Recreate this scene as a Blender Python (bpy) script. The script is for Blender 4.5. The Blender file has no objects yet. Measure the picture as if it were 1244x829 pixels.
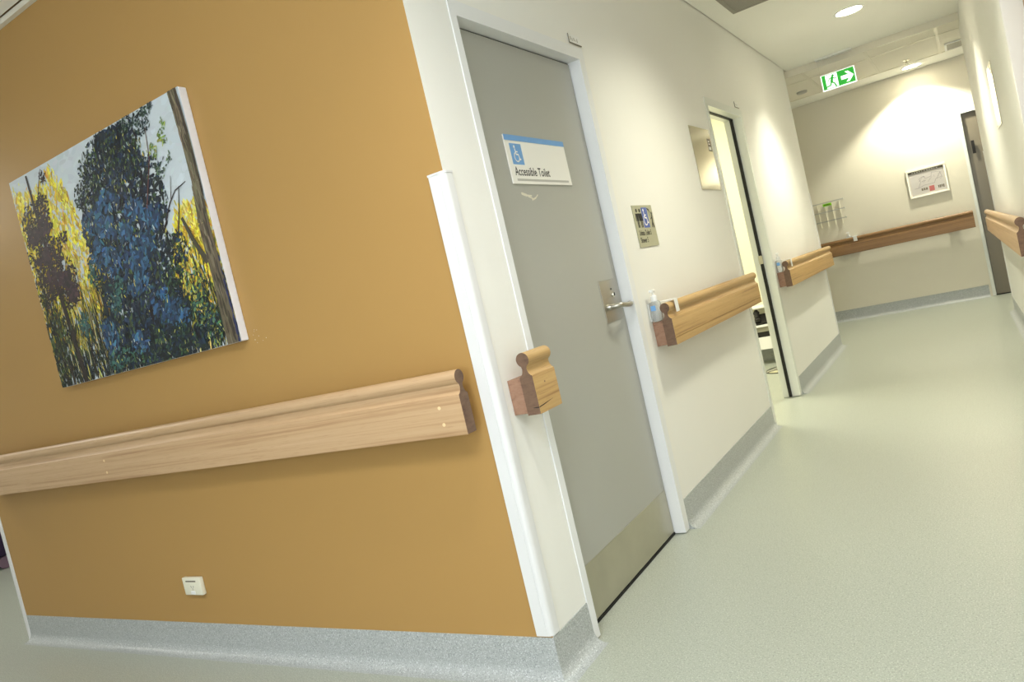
import bpy, bmesh, math, random
from mathutils import Vector, Matrix

# ------------------------------------------------------------------ camera
sc = bpy.context.scene
YAW, PITCH, ROLL = 0.5575, -0.0474, -0.2300
fw = Vector((-math.sin(YAW)*math.cos(PITCH), math.cos(YAW)*math.cos(PITCH), math.sin(PITCH)))
r0 = fw.cross(Vector((0, 0, 1))).normalized()
u0 = r0.cross(fw)
rr = math.cos(ROLL)*r0 + math.sin(ROLL)*u0
uu = -math.sin(ROLL)*r0 + math.cos(ROLL)*u0
cam = bpy.data.cameras.new('camera')
cam.sensor_width = 36.0
cam.lens = 925.1/1244*36
cam.clip_start = 0.02
camo = bpy.data.objects.new('camera', cam)
sc.collection.objects.link(camo)
M = Matrix((rr, uu, -fw)).transposed().to_4x4()
M.translation = Vector((1.2314, -1.821, 1.1144))
camo.matrix_world = M
sc.camera = camo

# ------------------------------------------------------------------ world, lamps, exposure
w = bpy.data.worlds.new('world'); sc.world = w
w.use_nodes = True
w.node_tree.nodes['Background'].inputs[0].default_value = (0.75, 0.80, 0.9, 1)
w.node_tree.nodes['Background'].inputs[1].default_value = 0.15
sc.view_settings.view_transform = 'Standard'
sc.view_settings.look = 'None'
sc.view_settings.gamma = 1.0
sc.view_settings.use_curve_mapping = False
sc.view_settings.exposure = 0.80

def area(name, loc, sx, sy, power, col, rot=(0, 0, 0)):
    l = bpy.data.lights.new(name, 'AREA')
    l.shape = 'RECTANGLE'; l.size = sx; l.size_y = sy; l.energy = power; l.color = col
    o = bpy.data.objects.new(name, l); sc.collection.objects.link(o)
    o.location = loc; o.rotation_euler = rot
    return o

def spot(name, loc, power, col, size=112, blend=0.5, radius=0.05):
    l = bpy.data.lights.new(name, 'SPOT')
    l.energy = power; l.color = col; l.spot_size = math.radians(size); l.spot_blend = blend
    l.shadow_soft_size = radius
    o = bpy.data.objects.new(name, l); sc.collection.objects.link(o)
    o.location = loc
    return o

HALF = math.pi/2
COOL = (0.90, 0.95, 1.0)
WARM = (0.98, 0.955, 0.77)
area('back_fill_cool', (1.0, -4.5, 1.55), 2.0, 1.5, 42, (0.84, 0.92, 1.0), (HALF, 0, 0))  # unseen cool fill added behind the camera; the back wall has no window
area('ceiling_fill', (1.0, -2.1, 2.70), 1.2, 0.6, 34, COOL)  # unseen cool fill added overhead to brighten the near area
area('ceiling_fill', (-4.7, -0.6, 2.70), 0.6, 1.2, 22, (1.0, 0.96, 0.86))  # unseen warm fill added to lift the lower left side
spot('downlight_or_fill_spot', (-1.2, -1.9, 2.70), 26, (0.96, 0.97, 1.0), 125, 1.0, 0.10)  # unseen spot added to brighten the lower ochre wall
spot('downlight_or_fill_spot', (0.73, -0.55, 2.70), 34, (1.0, 0.95, 0.86), 120, 0.8, 0.08)
spot('downlight_or_fill_spot', (0.86, 1.75, 2.63), 88, WARM, 135, 1.0, 0.16)
area('room_lamp', (-1.1, 4.2, 2.62), 0.6, 1.2, 40, (1.0, 0.96, 0.80))
area('side_corridor_lamp', (-2.4, 7.0, 2.60), 0.3, 0.3, 6, WARM)
area('side_corridor_lamp', (2.6, 7.2, 2.60), 0.3, 0.3, 6, WARM)

# ------------------------------------------------------------------ materials
def srgb(r, g, b):
    def f(c):
        c /= 255.0
        return c/12.92 if c <= 0.04045 else ((c+0.055)/1.055)**2.4
    return (f(r), f(g), f(b), 1.0)

def mat(name, col, rough=0.5, metal=0.0, vary=0.03, scale=3.0, bump=0.0, bscale=200.0, trans=0.0, emit=0.0, spec=0.5, ior=1.45):
    m = bpy.data.materials.new(name); m.use_nodes = True
    nt = m.node_tree; b = nt.nodes['Principled BSDF']
    b.inputs['Roughness'].default_value = rough
    b.inputs['Metallic'].default_value = metal
    b.inputs['Specular IOR Level'].default_value = spec
    b.inputs['Transmission Weight'].default_value = trans
    b.inputs['IOR'].default_value = ior
    tc = nt.nodes.new('ShaderNodeTexCoord')
    n = nt.nodes.new('ShaderNodeTexNoise'); n.inputs['Scale'].default_value = scale
    n.inputs['Detail'].default_value = 4
    nt.links.new(tc.outputs['Object'], n.inputs['Vector'])
    mx = nt.nodes.new('ShaderNodeMix'); mx.data_type = 'RGBA'
    mx.inputs['A'].default_value = tuple(c*(1-vary) for c in col[:3])+(1,)
    mx.inputs['B'].default_value = tuple(min(1, c*(1+vary)) for c in col[:3])+(1,)
    nt.links.new(n.outputs['Fac'], mx.inputs['Factor'])
    nt.links.new(mx.outputs['Result'], b.inputs['Base Color'])
    if emit > 0:
        nt.links.new(mx.outputs['Result'], b.inputs['Emission Color'])
        b.inputs['Emission Strength'].default_value = emit
    if bump > 0:
        n2 = nt.nodes.new('ShaderNodeTexNoise'); n2.inputs['Scale'].default_value = bscale
        nt.links.new(tc.outputs['Object'], n2.inputs['Vector'])
        bp = nt.nodes.new('ShaderNodeBump'); bp.inputs['Strength'].default_value = bump
        bp.inputs['Distance'].default_value = 0.002
        nt.links.new(n2.outputs['Fac'], bp.inputs['Height'])
        nt.links.new(bp.outputs['Normal'], b.inputs['Normal'])
    return m

def vinyl(name, base, dark, light, rough):
    """sheet vinyl with a fine dark and light fleck"""
    m = bpy.data.materials.new(name); m.use_nodes = True
    nt = m.node_tree; b = nt.nodes['Principled BSDF']
    b.inputs['Roughness'].default_value = rough
    tc = nt.nodes.new('ShaderNodeTexCoord')
    cur = None
    for (sc_, thr, col, seedoff) in ((190.0, 0.60, dark, 0.0), (230.0, 0.61, light, 7.3), (420.0, 0.62, dark, 3.1)):
        mp = nt.nodes.new('ShaderNodeMapping'); mp.inputs['Location'].default_value = (seedoff, seedoff, seedoff)
        nt.links.new(tc.outputs['Object'], mp.inputs['Vector'])
        n = nt.nodes.new('ShaderNodeTexNoise'); n.inputs['Scale'].default_value = sc_; n.inputs['Detail'].default_value = 1
        nt.links.new(mp.outputs['Vector'], n.inputs['Vector'])
        rp = nt.nodes.new('ShaderNodeMapRange')
        rp.inputs['From Min'].default_value = thr-0.03; rp.inputs['From Max'].default_value = thr+0.05
        rp.inputs['To Max'].default_value = 0.75
        nt.links.new(n.outputs['Fac'], rp.inputs['Value'])
        mx = nt.nodes.new('ShaderNodeMix'); mx.data_type = 'RGBA'
        if cur is None: mx.inputs['A'].default_value = base
        else: nt.links.new(cur, mx.inputs['A'])
        mx.inputs['B'].default_value = col
        nt.links.new(rp.outputs['Result'], mx.inputs['Factor'])
        cur = mx.outputs['Result']
    nt.links.new(cur, b.inputs['Base Color'])
    return m

def wood(name, c1, c2, c3, end=False):
    """straight-grained hardwood, grain running along local X (end grain: rings)"""
    m = bpy.data.materials.new(name); m.use_nodes = True
    nt = m.node_tree; b = nt.nodes['Principled BSDF']
    b.inputs['Roughness'].default_value = 0.42 if not end else 0.6
    tc = nt.nodes.new('ShaderNodeTexCoord')
    mp = nt.nodes.new('ShaderNodeMapping')
    mp.inputs['Scale'].default_value = (0.9, 40.0, 75.0) if not end else (40, 30, 70)
    nt.links.new(tc.outputs['Object'], mp.inputs['Vector'])
    n = nt.nodes.new('ShaderNodeTexNoise'); n.inputs['Scale'].default_value = 1.0
    n.inputs['Detail'].default_value = 6; n.inputs['Roughness'].default_value = 0.62; n.inputs['Distortion'].default_value = 0.25
    nt.links.new(mp.outputs['Vector'], n.inputs['Vector'])
    cr = nt.nodes.new('ShaderNodeValToRGB')
    cr.color_ramp.elements[0].position = 0.30; cr.color_ramp.elements[0].color = c3
    cr.color_ramp.elements[1].position = 0.72; cr.color_ramp.elements[1].color = c1
    e = cr.color_ramp.elements.new(0.46); e.color = c2
    nt.links.new(n.outputs['Fac'], cr.inputs['Fac'])
    # fine dark pores drawn out along the grain
    mp2 = nt.nodes.new('ShaderNodeMapping'); mp2.inputs['Scale'].default_value = (14, 260, 330) if not end else (200, 200, 200)
    nt.links.new(tc.outputs['Object'], mp2.inputs['Vector'])
    n2 = nt.nodes.new('ShaderNodeTexNoise'); n2.inputs['Scale'].default_value = 1.0
    nt.links.new(mp2.outputs['Vector'], n2.inputs['Vector'])
    rp = nt.nodes.new('ShaderNodeMapRange'); rp.inputs['From Min'].default_value = 0.60; rp.inputs['From Max'].default_value = 0.75
    rp.inputs['To Max'].default_value = 0.5
    nt.links.new(n2.outputs['Fac'], rp.inputs['Value'])
    mx = nt.nodes.new('ShaderNodeMix'); mx.data_type = 'RGBA'
    nt.links.new(cr.outputs['Color'], mx.inputs['A']); mx.inputs['B'].default_value = c3
    nt.links.new(rp.outputs['Result'], mx.inputs['Factor'])
    nt.links.new(mx.outputs['Result'], b.inputs['Base Color'])
    bp = nt.nodes.new('ShaderNodeBump'); bp.inputs['Strength'].default_value = 0.08; bp.inputs['Distance'].default_value = 0.001
    nt.links.new(n2.outputs['Fac'], bp.inputs['Height']); nt.links.new(bp.outputs['Normal'], b.inputs['Normal'])
    return m

m_white = mat('wall_white_paint', srgb(238, 237, 232), 0.55, vary=0.012, bump=0.05, bscale=350)
m_orange = mat('wall_ochre_paint', srgb(176, 138, 80), 0.5, vary=0.02, scale=1.2, bump=0.05, bscale=350)
m_end = mat('end_wall_cream_paint', srgb(228, 222, 206), 0.55, vary=0.012, bump=0.05, bscale=350)
m_ceil = mat('ceiling_paint', srgb(245, 244, 237), 0.7, vary=0.012)
m_tile = mat('ceiling_tile_board', srgb(236, 231, 218), 0.8, vary=0.03, scale=60, bump=0.2, bscale=500)
m_grid = mat('ceiling_grid_metal', srgb(228, 222, 206), 0.4, vary=0.01)
m_frame = mat('door_frame_enamel', srgb(232, 233, 234), 0.28, vary=0.01)
m_frame2 = mat('door_frame_enamel_cream', srgb(226, 228, 222), 0.3, vary=0.01)
m_guard = mat('white_vinyl', srgb(224, 224, 224), 0.35, vary=0.01)
m_door = mat('grey_door_laminate', srgb(170, 170, 163), 0.30, vary=0.015, scale=1.5, bump=0.04, bscale=500)
m_darkdoor = mat('taupe_door_laminate', srgb(120, 112, 96), 0.3, vary=0.03)
m_browndoor = mat('brown_door_laminate', srgb(150, 110, 70), 0.35, vary=0.03)
m_steel = mat('brushed_steel', srgb(176, 172, 162), 0.30, 1.0, vary=0.05, scale=8, bump=0.05, bscale=600)
m_kick = mat('scuffed_kick_plate', srgb(186, 182, 164), 0.30, 0.75, vary=0.14, scale=7, bump=0.06, bscale=60)
m_mirror = mat('polished_steel', srgb(205, 200, 180), 0.12, 1.0, vary=0.02)
m_black = mat('black_rubber', srgb(18, 16, 15), 0.6, vary=0.05)
m_ink = mat('black_ink', srgb(35, 34, 36), 0.6, vary=0.02)
m_dark = mat('dark_void', srgb(30, 28, 26), 0.8, vary=0.05)
m_floor = vinyl('floor_vinyl', srgb(170, 175, 163), srgb(140, 145, 134), srgb(204, 208, 198), 0.34)
m_base = vinyl('skirting_vinyl', srgb(174, 178, 177), srgb(138, 142, 142), srgb(220, 223, 224), 0.4)  # same vinyl as the floor, cool light mixed into its bluer colour
m_wood = wood('oak_rail', srgb(200, 168, 132), srgb(190, 157, 119), srgb(164, 127, 90))
m_wood_warmlit = wood('oak_rail_warm_lit', srgb(200, 166, 112), srgb(188, 152, 98), srgb(150, 112, 68))  # same oak, yellowed so the warmer corridor light sits in its colour
m_wood_d = wood('oak_rail_brown', srgb(152, 116, 76), srgb(138, 103, 64), srgb(108, 78, 48))
m_endg = wood('oak_end_grain', srgb(122, 94, 74), srgb(108, 82, 64), srgb(88, 64, 50), True)
m_spacer = wood('oak_spacer', srgb(160, 124, 102), srgb(148, 112, 90), srgb(126, 92, 72), True)
m_plug = mat('pale_timber_plug', srgb(232, 206, 160), 0.5)
m_canvas = mat('canvas_white_edge', srgb(236, 234, 240), 0.7, vary=0.02, scale=30)
m_blue = mat('sign_blue', srgb(112, 164, 220), 0.35, vary=0.01)
m_blue2 = mat('sign_deep_blue', srgb(66, 92, 176), 0.35, vary=0.01)
m_signw = mat('sign_white', srgb(240, 238, 232), 0.3, vary=0.01)
m_signgrey = mat('sign_grey', srgb(186, 184, 178), 0.4, vary=0.01)
m_signtan = mat('anodised_plate', srgb(172, 170, 142), 0.4, vary=0.03)
m_plastic = mat('cream_plastic', srgb(232, 228, 208), 0.35, vary=0.01)
m_plasticw = mat('white_plastic', srgb(238, 238, 236), 0.35, vary=0.01)
m_slot = mat('socket_slot', srgb(120, 112, 96), 0.5)
m_clear = mat('clear_plastic', srgb(245, 250, 252), 0.12, trans=0.75, vary=0.0, ior=1.3)
m_acryl = mat('clear_acrylic', (1, 1, 1, 1), 0.0, trans=1.0, vary=0.0, ior=1.15)
m_green = mat('exit_green', srgb(40, 160, 50), 0.4, vary=0.01, emit=0.45)
m_exitw = mat('exit_white', srgb(240, 245, 240), 0.4, vary=0.0, emit=0.75)
m_lamp = mat('lamp_diffuser', (1, 0.97, 0.88, 1), 0.5, vary=0.0, emit=6.0)
m_refl = mat('lamp_reflector', srgb(240, 236, 226), 0.25, 0.0, vary=0.0)
m_vent = mat('vent_grey', srgb(150, 146, 136), 0.5, vary=0.02)
m_lime = mat('lime_label', srgb(130, 200, 20), 0.5, vary=0.02)
m_paper = mat('paper', srgb(206, 200, 196), 0.4, vary=0.02, scale=20)
m_red = mat('plan_pink', srgb(196, 112, 110), 0.5)
m_line = mat('plan_line', srgb(140, 132, 134), 0.5)
m_alu = mat('aluminium_frame', srgb(232, 224, 200), 0.3, 0.6, vary=0.02)
m_purple = mat('purple_black_fabric', srgb(40, 22, 52), 0.8, vary=0.15, scale=40)
m_mauve = mat('mauve_castor', srgb(120, 96, 110), 0.5)
m_roomw = mat('room_wall_paint', srgb(228, 226, 198), 0.6, vary=0.01)
m_greyfront = mat('grey_drawer_front', srgb(150, 148, 132), 0.45)
m_chrome = mat('chrome', srgb(215, 212, 200), 0.12, 1.0, vary=0.0)
m_residue = mat('tape_residue', srgb(226, 222, 204), 0.6, vary=0.05)

m_paint = bpy.data.materials.new('oil_brushwork'); m_paint.use_nodes = True
_nt = m_paint.node_tree
_a = _nt.nodes.new('ShaderNodeVertexColor'); _a.layer_name = 'stroke'
_nt.links.new(_a.outputs['Color'], _nt.nodes['Principled BSDF'].inputs['Base Color'])
_nt.nodes['Principled BSDF'].inputs['Roughness'].default_value = 0.55

# ------------------------------------------------------------------ helpers
C = sc.collection.objects
HP = math.pi/2
def tag(o, label, cat, group=None, kind=None):
    if label: o['label'] = label
    if cat: o['category'] = cat
    if group: o['group'] = group
    if kind: o['kind'] = kind
    return o
def thing(name, label, cat, loc=(0, 0, 0), rotz=0.0, group=None, kind=None):
    o = bpy.data.objects.new(name, None); C.link(o)
    o.empty_display_size = 0.1
    o.location = loc; o.rotation_euler = (0, 0, rotz)
    return tag(o, label, cat, group, kind)
def obj(name, bm, m, parent=None, smooth=False, loc=None, label=None, kind=None):
    me = bpy.data.meshes.new(name)
    bmesh.ops.recalc_face_normals(bm, faces=bm.faces)
    bm.to_mesh(me); bm.free()
    for mm in (m if isinstance(m, (list, tuple)) else [m]): me.materials.append(mm)
    if smooth:
        for p in me.polygons: p.use_smooth = True
        try: me.set_sharp_from_angle(angle=math.radians(28 if name == 'rail' else 40))
        except Exception: pass
    o = bpy.data.objects.new(name, me); C.link(o)
    if parent: o.parent = parent
    if loc: o.location = loc
    if label: o['label'] = label
    if kind: o['kind'] = kind
    return o
def box(bm, x0, x1, y0, y1, z0, z1, bev=0.0, mi=0):
    vs = [bm.verts.new((x, y, z)) for x in (x0, x1) for y in (y0, y1) for z in (z0, z1)]
    fs = [bm.faces.new([vs[i] for i in q]) for q in ((0, 1, 3, 2), (4, 6, 7, 5), (0, 4, 5, 1), (2, 3, 7, 6), (0, 2, 6, 4), (1, 5, 7, 3))]
    for f in fs: f.material_index = mi
    if bev > 0:
        es = list({e for f in fs for e in f.edges})
        bmesh.ops.bevel(bm, geom=es, offset=bev, segments=2, affect='EDGES', profile=0.5)
    return bm
def B(*a, **k): return box(bmesh.new(), *a, **k)
def prism_x(bm, prof, x0, x1, mi=0, mi_end=0, mi_start=None):
    """extrude a closed (y,z) outline along X"""
    a = [bm.verts.new((x0, y, z)) for y, z in prof]; b = [bm.verts.new((x1, y, z)) for y, z in prof]
    n = len(prof)
    for i in range(n):
        f = bm.faces.new([a[i], a[(i+1) % n], b[(i+1) % n], b[i]]); f.material_index = mi
    f = bm.faces.new(a[::-1]); f.material_index = mi_end
    f = bm.faces.new(b); f.material_index = mi_end
    return bm
def lathe(bm, prof, c=(0, 0, 0), n=24, axis='z', mi=0):
    rings = []
    for r, h in prof:
        ring = []
        for i in range(n):
            t = 2*math.pi*i/n
            p = (r*math.cos(t), r*math.sin(t), h)
            if axis == 'y': p = (p[0], -p[2], p[1])
            if axis == 'x': p = (p[2], p[0], p[1])
            ring.append(bm.verts.new((c[0]+p[0], c[1]+p[1], c[2]+p[2])))
        rings.append(ring)
    for a, b in zip(rings, rings[1:]):
        for i in range(n):
            f = bm.faces.new([a[i], a[(i+1) % n], b[(i+1) % n], b[i]]); f.material_index = mi
    for ring in (rings[0], rings[-1]):
        try: bm.faces.new(ring).material_index = mi
        except ValueError: pass
    return bm
def tube(bm, pts, r, n=10, cap=True):
    pts = [Vector(p) for p in pts]; rings = []
    up = Vector((0.13, 0.21, 0.97)).normalized()
    for i, p in enumerate(pts):
        d = (pts[min(i+1, len(pts)-1)]-pts[max(i-1, 0)]).normalized()
        a = d.cross(up)
        if a.length < 1e-3: a = d.cross(Vector((1, 0, 0)))
        a.normalize(); b = d.cross(a)
        rings.append([bm.verts.new(p+(a*math.cos(2*math.pi*k/n)+b*math.sin(2*math.pi*k/n))*r) for k in range(n)])
    for a, b in zip(rings, rings[1:]):
        for i in range(n): bm.faces.new([a[i], a[(i+1) % n], b[(i+1) % n], b[i]])
    if cap: bm.faces.new(rings[0][::-1]); bm.faces.new(rings[-1])
    return bm
def arc(c, r, a0, a1, n=10):
    return [(c[0]+r*math.cos(math.radians(a0+(a1-a0)*i/n)), c[1]+r*math.sin(math.radians(a0+(a1-a0)*i/n))) for i in range(n+1)]
def poly2(bm, pts, y, mi=0):
    """flat print lying in the local XZ plane, facing -Y"""
    f = bm.faces.new([bm.verts.new((x, y, z)) for x, z in pts]); f.material_index = mi
def disc2(bm, c, r, y, n=16): poly2(bm, arc(c, r, 0, 360*(n-1)/n, n-1), y)
def line2(bm, pts, wd, y):
    for (x0, z0), (x1, z1) in zip(pts, pts[1:]):
        dx, dz = x1-x0, z1-z0; L = math.hypot(dx, dz) or 1
        nx, nz = -dz/L*wd/2, dx/L*wd/2
        poly2(bm, [(x0+nx, z0+nz), (x0-nx, z0-nz), (x1-nx, z1-nz), (x1+nx, z1+nz)], y)
    for c in pts: disc2(bm, c, wd/2, y-0.00002, 10)
def rect2(bm, x0, x1, z0, z1, y): poly2(bm, [(x0, z0), (x1, z0), (x1, z1), (x0, z1)], y)
def text(name, s, size, m, parent, x, z, y, xs=1.0, bold=0.0):
    cu = bpy.data.curves.new(name, 'FONT'); cu.body = s; cu.size = size; cu.offset = bold
    cu.resolution_u = 4
    t = bpy.data.objects.new(name, cu); C.link(t)
    dg = bpy.context.evaluated_depsgraph_get()
    me = bpy.data.meshes.new_from_object(t.evaluated_get(dg))
    bpy.data.objects.remove(t); bpy.data.curves.remove(cu)
    for v in me.vertices:
        px, py = v.co.x, v.co.y
        v.co = (x+px*xs, y, z+py)
    me.materials.clear(); me.materials.append(m); me.name = name
    o = bpy.data.objects.new(name, me); C.link(o); o.parent = parent
    return o
def wheelchair(bm, cx, cz, h, y):
    """access symbol drawn as strokes; h = full height"""
    s = h/10.0
    P = lambda *q: [(cx+a*s, cz+b*s) for a, b in q]
    disc2(bm, P((-1.1, 4.1))[0], 0.85*s, y)
    line2(bm, P((-0.9, 2.8), (-0.4, -0.4), (2.0, -0.4), (3.0, -3.4), (3.9, -3.1)), 0.85*s, y)
    line2(bm, P((-0.6, 1.2), (1.6, 1.2)), 0.7*s, y)
    line2(bm, [(cx-0.2*s+a*s, cz-1.9*s+b*s) for a, b in arc((0, 0), 2.7, 118, 352, 20)], 0.75*s, y)
def sweep(bm, path, prof):
    """sweep a (d,z) outline along a floor path; d grows to the right-hand side of travel; mitred"""
    n = len(path); rings = []
    for i, p in enumerate(path):
        p = Vector(p)
        d0 = (p-Vector(path[i-1])).normalized() if i else None
        d1 = (Vector(path[i+1])-p).normalized() if i < n-1 else None
        nr = lambda d: Vector((d.y, -d.x))
        if d0 is None: o = nr(d1)
        elif d1 is None: o = nr(d0)
        else:
            o = (nr(d0)+nr(d1)); o = o/(1+nr(d0).dot(nr(d1)))
        rings.append([bm.verts.new((p.x+o.x*d, p.y+o.y*d, z)) for d, z in prof])
    k = len(prof)
    for a, b in zip(rings, rings[1:]):
        for i in range(k): bm.faces.new([a[i], a[(i+1) % k], b[(i+1) % k], b[i]])
    bm.faces.new(rings[0][::-1]); bm.faces.new(rings[-1])
    return bm

# dimensions read off the photograph
H, HF, HT = 2.672, 2.735, 2.612      # corridor, foyer and tiled ceilings
YC, YE = 5.94, 7.98                # corridor corner, end wall
XL = -3.13                         # left end of the ochre wall
TOP = 2.86
RW0, RWR = Vector((1.43, 6.5, 0)), -HP+0.015   # right wall: far end and bearing
def on_right(s, z=0.0):            # a point s metres towards the camera along the right wall
    return (RW0.x+math.cos(RWR)*s, RW0.y+math.sin(RWR)*s, z)

# ------------------------------------------------------------------ setting
def struct(name, bm, m, label, cat, **k):
    o = obj(name, bm, m, **k); return tag(o, label, cat, None, 'structure')

struct('floor', B(-7, 3.6, -5, 9, -0.1, 0), m_floor, 'pale grey-green speckled sheet vinyl floor', 'floor')
struct('ceiling', B(0.006, 2.2, -0.02, 6.05, H, H+0.02), m_ceil, 'smooth cream plaster ceiling over the corridor', 'ceiling')
struct('ceiling', B(-7, 2.2, -5, -0.03, HF, HF+0.02), m_ceil, 'white ceiling in front of the ochre wall, only its edge seen top left', 'ceiling')
struct('ceiling', B(-7, 3.6, -5, 9, TOP, TOP+0.05), m_ceil, 'soffit slab above the ceilings', 'ceiling')

bm = bmesh.new(); box(bm, XL, 0, 0, 0.02, 0, TOP, mi=1)
for f in bm.faces:
    if f.calc_center_median().y < 0.001: f.material_index = 0
struct('wall_front', bm, [m_orange, m_white], 'ochre painted wall carrying the forest painting', 'wall')
bm = bmesh.new()
box(bm, XL, XL+0.1, 0.021, 3.0, 0, TOP)
struct('wall_return', bm, m_white, 'white return behind the left end of the ochre wall', 'wall')

D1a, D1b, D1z, FW = 0.266, 1.155, 2.030, 0.050   # near door: opening
D2a, D2b, D2z = 2.985, 3.795, 2.030              # second doorway
bm = bmesh.new()
T = -0.12
box(bm, T, 0, 0.0205, D1a-0.036, 0, TOP)
box(bm, T, 0, D1a-0.036, D1b+FW, D1z+FW, TOP)
box(bm, T, 0, D1b+FW, D2a-FW, 0, TOP)
box(bm, T, 0, D2a-FW, D2b+FW, D2z+FW, TOP)
box(bm, T, 0, D2b+FW, YC-0.14, 0, TOP)
struct('wall_left', bm, m_white, 'white corridor wall on the left with two doorways', 'wall')
struct('wall_block', B(-3.2, 0, YC-0.139, YC, 0, TOP), m_white, 'white wall turning the corner into the side corridor', 'wall')
struct('wall_end', B(-3.2, 1.2932, YE, YE+0.12, 0, TOP), m_end, 'cream wall closing the far end of the corridor', 'wall')
struct('wall_end', B(2.2268, 3.6, YE, YE+0.12, 0, TOP), m_end, 'cream wall right of the far grey door', 'wall')
struct('wall_end', B(1.2933, 2.2266, YE, YE+0.12, 2.0425, TOP), m_end, 'cream wall above the far grey door', 'wall')
# right wall: local X runs towards the camera
RD0, RD1 = 4.28, 5.18
t = thing('wall_right', 'white wall along the right side of the corridor', 'wall', RW0, RWR, kind='structure')
bm = bmesh.new()
box(bm, 0, RD0-FW, 0, 0.12, 0, TOP)
box(bm, RD1+FW, 11.2, 0, 0.12, 0, TOP)
box(bm, RD0-FW, RD1+FW, 0, 0.12, D1z+FW, TOP)
obj('wall_panel', bm, m_white, t)
obj('wall_return', B(0, 0.12, 0.121, 2.0, 0, TOP), m_white, t)
struct('wall_back', B(-7, 2.2, -4.7, -4.58, 0, TOP), m_white, 'white wall behind the viewpoint', 'wall')
struct('wall_far_left', B(-7, -6.88, -4.57, 3, 0, TOP), m_white, 'white wall at the far left of the foyer', 'wall')
struct('wall_alcove', B(-6.87, XL-0.001, 1.02, 1.12, 0, TOP), m_white, 'pale wall beyond the left end of the ochre wall', 'wall')
struct('wall_side', B(-3.32, -3.21, 5.8, 8.1, 0, TOP), m_end, 'end of the side corridor', 'wall')
struct('wall_room', B(-2.4, -2.3, 2.2, 5.79, 0, TOP), m_roomw, 'side wall of the room behind the second doorway', 'wall')
struct('wall_room', B(-2.29, T-0.001, 2.2, 2.3, 0, TOP), m_roomw, 'near wall of the room behind the second doorway', 'wall')
struct('wall_room', B(-2.29, T-0.001, YC-0.16, YC-0.1395, 0, TOP), m_roomw, 'pale yellow wall seen through the second doorway', 'wall')
struct('ceiling', B(-2.29, T-0.001, 2.301, YC-0.161, H, H+0.02), m_ceil, 'white ceiling of the room behind the second doorway', 'ceiling')
struct('trim_1', B(-0.765, -0.735, YC-0.185, YC-0.161, 0.13, 2.3, bev=0.004), m_guard, 'white vertical strip on the wall inside the second doorway', 'trim')

# skirting with coved foot
CV = [(0.0, 0.0), (0.0, 0.131), (0.003, 0.131), (0.004, 0.04)] + [(0.042-0.038*math.cos(math.radians(a)), 0.0385-0.038*math.sin(math.radians(a))) for a in (15, 30, 45, 60, 75, 88)] + [(0.050, 0.0003), (0.050, 0.0)]
def skirt(name, path, label):
    struct(name, sweep(bmesh.new(), path, CV), m_base, label, 'skirting', smooth=True)
skirt('baseboard_front', [(XL+0.004, 0), (0, 0), (0, D1a-0.038)], 'grey speckled coved vinyl skirting under the ochre wall and round its corner')
skirt('baseboard_left', [(0, D1b+FW+0.002), (0, D2a-FW-0.002)], 'grey speckled coved skirting between the two doorways')
skirt('baseboard_corner', [(0, D2b+FW+0.002), (0, YC), (-3.0, YC)], 'grey coved skirting from the second doorway to the far corner')
skirt('baseboard_end', [(-3.2, YE), (1.270, YE)], 'dark grey skirting along the far end wall')
skirt('baseboard_room', [(-2.25, YC-0.161), (T-0.03, YC-0.161)], 'grey skirting inside the second doorway')
skirt('baseboard_alcove', [(-6.8, 1.02), (XL-0.06, 1.02)], 'grey skirting beyond the left end of the ochre wall')
t = thing('baseboard_right', 'grey skirting along the right wall', 'skirting', RW0, RWR, kind='structure')
obj('skirting', sweep(bmesh.new(), [(0.0, 0), (RD0-FW-0.002, 0)], CV), m_base, t, smooth=True)

# ceiling trims
struct('trim_2', B(XL, 0, -0.022, -0.0005, HF-0.022, HF-0.0005), m_grid, 'wall angle where the ochre wall meets the ceiling', 'trim')
struct('trim_3', B(-3.2, 3.6, 6.051, 6.075, HT-0.002, H+0.015), m_grid, 'pale edge trim between plaster and tiled ceiling', 'trim')
struct('trim_4', B(XL-0.028, XL-0.0005, -0.006, 0.03, 0.0, HF-0.03, bev=0.003), m_guard, 'narrow white edge strip down the left end of the ochre wall', 'trim')

# tiled ceiling at the far end: each tile a piece
t = thing('ceiling', 'tiled ceiling of the cross corridor with pale grid', 'ceiling', (0, 0, HT), 0, kind='structure')
xs = [-3.2, -2.70, -2.13, -1.56, -0.99, -0.42, 0.13, 0.68, 1.255, 1.83, 2.40, 3.0, 3.6]
ys = [6.076, 6.46, 7.47]
for j in range(2):
    for i in range(len(xs)-1):
        obj('ceiling_tile', B(xs[i]+0.013, xs[i+1]-0.013, ys[j]+0.013, ys[j+1]-0.013, 0.004, 0.02), m_tile, t)
bm = bmesh.new()
for x in xs[1:-1]: box(bm, x-0.0125, x+0.0125, ys[0], ys[2], 0.0, 0.012)
for y in ys[1:]: box(bm, xs[0], xs[-1], y-0.012, y+0.012, -0.001, 0.011)
obj('ceiling_grid', bm, m_grid, t)
obj('plaster_margin', B(-3.2, 3.6, 7.484, YE, 0.0, 0.02), m_ceil, t)

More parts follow.
